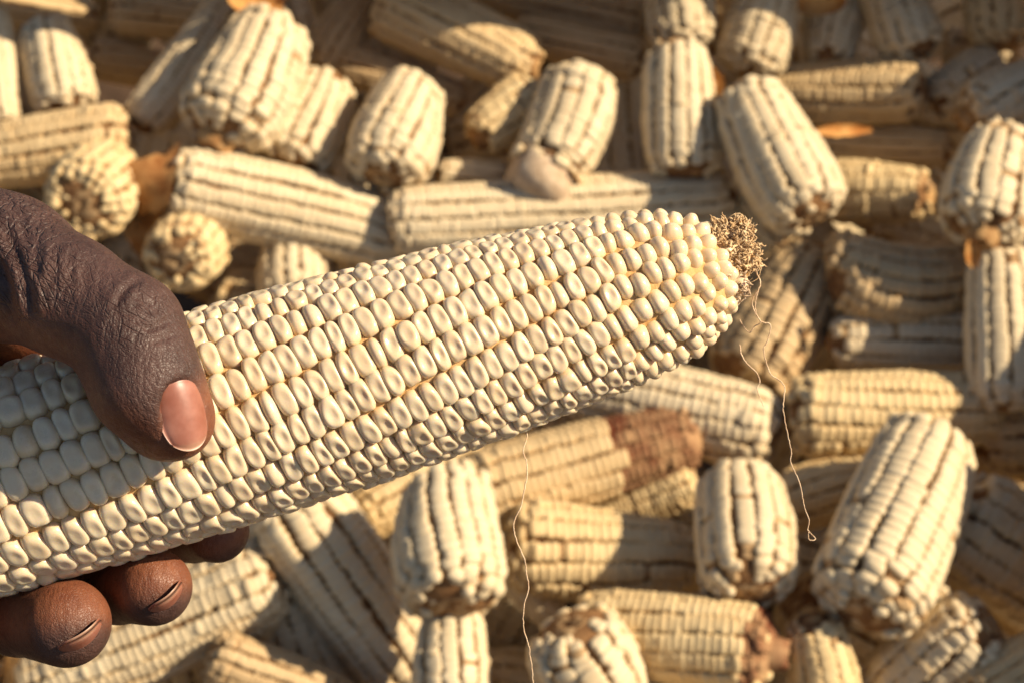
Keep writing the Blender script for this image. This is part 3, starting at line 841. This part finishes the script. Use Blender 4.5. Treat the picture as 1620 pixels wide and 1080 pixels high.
# light smoothing
for it in range(3):
    S = np.zeros_like(HV); c = np.zeros(len(HV))
    for a, b in ((0, 1), (1, 2), (2, 3), (3, 0)):
        np.add.at(S, HQ[:, a], HV[HQ[:, b]]); np.add.at(c, HQ[:, a], 1)
        np.add.at(S, HQ[:, b], HV[HQ[:, a]]); np.add.at(c, HQ[:, b], 1)
    HV = HV * .5 + .5 * S / c[:, None]
HN = vnormals(HV, HQ)
sc_ = 1 / (1 - HV[:, 2] / FP)
PX = 810 + HV[:, 0] * sc_; PY = 540 - HV[:, 1] * sc_

def poly_dist(pts):
    P = smooth_path([(x, y, 0) for x, y in pts], 8)[:, :2]
    d = np.full(len(PX), 1e9); al = np.zeros(len(PX))
    for i in range(len(P) - 1):
        a = P[i]; b = P[i + 1]; e = b - a; l2 = e.dot(e)
        t = np.clip(((PX - a[0]) * e[0] + (PY - a[1]) * e[1]) / l2, 0, 1)
        q = np.hypot(PX - a[0] - t * e[0], PY - a[1] - t * e[1])
        m = q < d; d[m] = q[m]; al[m] = (i + t[m]) / (len(P) - 1)
    return d, al
front = smoothstep(.15, .6, HN[:, 2])
disp = np.zeros(len(HV))
CREASES = [  # photo-space skin folds: points, depth, width
    ([(178, 492), (190, 468), (206, 450), (226, 440)], 3.6, 5.5), ([(228, 522), (248, 516), (268, 506)], 3.0, 5.0),
    ([(236, 540), (256, 536), (278, 528)], 1.8, 5.0), ([(214, 470), (236, 480), (256, 496)], 1.3, 6),
    ([(2, 350), (22, 392), (40, 440), (50, 500)], 4.5, 8), ([(26, 352), (46, 392), (56, 440)], 3.0, 7), ([(60, 372), (62, 410), (58, 450)], 3.0, 7),
    ([(88, 388), (86, 420), (76, 458)], 2.2, 7), ([(0, 300), (30, 340), (52, 372)], 2.0, 7), ([(-6, 410), (12, 460), (18, 520)], 6.0, 9),
    ([(108, 400), (112, 424), (108, 452)], 1.6, 6), ([(132, 420), (136, 444), (134, 470)], 1.4, 6),
]
for pts, dep, wd in CREASES:
    d, al = poly_dist(pts)
    taper = np.clip(np.minimum(al, 1 - al) * 6, 0, 1)
    disp += front * taper * (-dep * np.exp(-(d / wd) ** 2) + .45 * dep * np.exp(-((d - 2.1 * wd) / wd) ** 2))
HV = HV + HN * disp[:, None]
HN = vnormals(HV, HQ)

# pigment: pale reddish palm side, dark back of the hand
t_ = (HV - AX1) @ AXD; toax = (AX1 + t_[:, None] * AXD) - HV; toax /= np.linalg.norm(toax, axis=1)[:, None]
m_f = smoothstep(-.62, .05, (HN * toax).sum(1))
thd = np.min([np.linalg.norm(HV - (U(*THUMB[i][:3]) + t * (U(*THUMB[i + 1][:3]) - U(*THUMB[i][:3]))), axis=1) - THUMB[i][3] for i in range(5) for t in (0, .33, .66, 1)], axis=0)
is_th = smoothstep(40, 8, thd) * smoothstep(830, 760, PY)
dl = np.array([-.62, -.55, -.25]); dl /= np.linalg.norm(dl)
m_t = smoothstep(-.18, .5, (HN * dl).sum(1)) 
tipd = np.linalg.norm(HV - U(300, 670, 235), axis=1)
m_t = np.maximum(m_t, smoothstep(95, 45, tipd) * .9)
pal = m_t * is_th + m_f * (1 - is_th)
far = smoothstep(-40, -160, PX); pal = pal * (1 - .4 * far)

def skin_material():
    m, nt, p, N, L = new_mat('dark_skin')
    a = N.new('ShaderNodeAttribute'); a.attribute_name = 'palmar'
    geo = N.new('ShaderNodeNewGeometry'); tc = N.new('ShaderNodeTexCoord')
    n1 = noise(nt, tc.outputs['Object'], 130, 4, .6); n2 = noise(nt, tc.outputs['Object'], 700, 3, .6)
    back = mixc(nt, ramp(nt, n1, (.3, .7)), (0.046, 0.021, 0.016), (0.088, 0.044, 0.034))
    palm_ = mixc(nt, ramp(nt, n1, (.3, .7)), (0.135, 0.040, 0.017), (0.22, 0.080, 0.036))
    c = mixc(nt, a.outputs['Fac'], back, palm_)
    c = mixc(nt, math_n(nt, 'MULTIPLY', ramp(nt, n2, (.45, .7)), .35), c, (0.55, 0.42, 0.38), 'MULTIPLY')
    L.new(c, p.inputs['Base Color'])
    p.inputs['Subsurface Weight'].default_value = 0.12; p.inputs['Subsurface Radius'].default_value = (1, .35, .2); p.inputs['Subsurface Scale'].default_value = .0015
    p.inputs['Specular IOR Level'].default_value = .42
    L.new(math_n(nt, 'ADD', math_n(nt, 'MULTIPLY', n2, .3), .36), p.inputs['Roughness'])
    # skin texture: wrinkles stretched across the thumb plus fine cells
    mp = N.new('ShaderNodeMapping'); mp.inputs['Rotation'].default_value = (0, 0, math.radians(-20)); mp.inputs['Scale'].default_value = (1, .32, .6)
    L.new(tc.outputs['Object'], mp.inputs['Vector'])
    w1 = noise(nt, mp.outputs[0], 620, 3, .6)
    vo = N.new('ShaderNodeTexVoronoi'); vo.feature = 'DISTANCE_TO_EDGE'; vo.inputs['Scale'].default_value = 1700; L.new(tc.outputs['Object'], vo.inputs['Vector'])
    v1 = ramp(nt, vo.outputs['Distance'], (0, .12))
    aw = N.new('ShaderNodeAttribute'); aw.attribute_name = 'wrinkle'
    lines = None
    for ang, scl in ((-62, 330), (-105, 280), (-25, 520)):
        m2 = N.new('ShaderNodeMapping'); m2.vector_type = 'TEXTURE'; m2.inputs['Rotation'].default_value = (0, 0, math.radians(ang)); m2.inputs['Scale'].default_value = (6, 1, 1.5)
        L.new(tc.outputs['Object'], m2.inputs['Vector'])
        nn_ = noise(nt, m2.outputs[0], scl, 2, .5)
        rd = math_n(nt, 'ABSOLUTE', math_n(nt, 'SUBTRACT', nn_, .5))
        rd = ramp(nt, rd, (0, .05))
        lines = rd if lines is None else math_n(nt, 'MULTIPLY', lines, rd)
    hgt = math_n(nt, 'ADD', math_n(nt, 'MULTIPLY', w1, .9), math_n(nt, 'MULTIPLY', v1, .10))
    hgt = math_n(nt, 'ADD', hgt, math_n(nt, 'MULTIPLY', lines, math_n(nt, 'ADD', math_n(nt, 'MULTIPLY', math_n(nt, 'SUBTRACT', 1.0, a.outputs['Fac']), .17), math_n(nt, 'MULTIPLY', aw.outputs['Fac'], .5))))
    b = N.new('ShaderNodeBump'); b.inputs['Strength'].default_value = .85; b.inputs['Distance'].default_value = .0006
    L.new(hgt, b.inputs['Height']); L.new(b.outputs[0], p.inputs['Normal'])
    return m
MSKIN = skin_material()
def nail_material():
    m, nt, p, N, L = new_mat('fingernail')
    tc = N.new('ShaderNodeTexCoord')
    n1 = noise(nt, tc.outputs['Object'], 200, 3)
    c = mixc(nt, ramp(nt, n1, (.35, .7)), (0.24, 0.082, 0.050), (0.35, 0.150, 0.105))
    fe = N.new('ShaderNodeAttribute'); fe.attribute_name = 'free_edge'
    c = mixc(nt, math_n(nt, 'MULTIPLY', fe.outputs['Fac'], math_n(nt, 'ADD', .35, math_n(nt, 'MULTIPLY', n1, .5))), c, (0.46, 0.30, 0.20))
    L.new(c, p.inputs['Base Color']); p.inputs['Roughness'].default_value = .42; p.inputs['Subsurface Weight'].default_value = .2
    p.inputs['Subsurface Radius'].default_value = (1, .4, .25); p.inputs['Subsurface Scale'].default_value = .0015
    return m
MNAIL = nail_material()

# object frame: camera-aligned, origin at the palm
hroot = mesh_obj('person', HV * K - np.array([0, 0, 0.0]), HQ, MSKIN)
hroot.matrix_world = C2W @ Matrix.Translation((0, 0, -FP * K))
set_color_attr(hroot.data, 'palmar', pal)
wr_ = np.maximum(smoothstep(170, 40, PX) * smoothstep(540, 470, PY), .8 * np.exp(-((PX - 215) ** 2 + (PY - 500) ** 2) / 45 ** 2))
set_color_attr(hroot.data, 'wrinkle', wr_)
tag(hroot, 'dark-skinned bare hand at the left gripping the held maize cob, thumb across its front', 'person')

def nail(c, axis, normal, ln, wd, bow, name='fingernail', lab=None, tip=.5):
    c = np.asarray(c, float); axis = np.asarray(axis, float); axis /= np.linalg.norm(axis)
    nrm = np.asarray(normal, float); nrm -= axis * nrm.dot(axis); nrm /= np.linalg.norm(nrm); sd_ = np.cross(axis, nrm)
    nu, nv = 18, 18; V = []; TE = []
    for layer in (0, -4.0):
        for i in range(nu):
            for j in range(nv):
                a = -1 + 2 * i / (nu - 1); b = -1 + 2 * j / (nv - 1)
                # square -> superellipse
                x = a * math.sqrt(max(0, 1 - .48 * b * b)); y = b * math.sqrt(max(0, 1 - .42 * a * a))
                rim = max(abs(a), abs(b))
                TE.append(max(0, min(1, (x - .72) / .2))); V.append(c + axis * x * ln + sd_ * y * wd + nrm * (-bow * y * y - bow * .30 * x * x + layer - 3.0 * max(0, rim - .85) / .15))
    Q = []
    n = nu * nv
    for i in range(nu - 1):
        for j in range(nv - 1):
            a = i * nv + j; Q.append((a, a + nv, a + nv + 1, a + 1)); Q.append((n + a, n + a + 1, n + a + nv + 1, n + a + nv))
    rimv = [i * nv for i in range(nu)] + [(nu - 1) * nv + j for j in range(1, nv)] + [i * nv + nv - 1 for i in range(nu - 2, -1, -1)] + [j for j in range(nv - 2, 0, -1)]
    for a, b in zip(rimv, rimv[1:] + rimv[:1]): Q.append((a, b, n + b, n + a))
    o = mesh_obj(name, np.array(V) * K, Q, MNAIL, hroot); set_color_attr(o.data, 'free_edge', TE)
    if lab: o['label'] = lab
    return o
for nd in NAILS: nail(**nd)
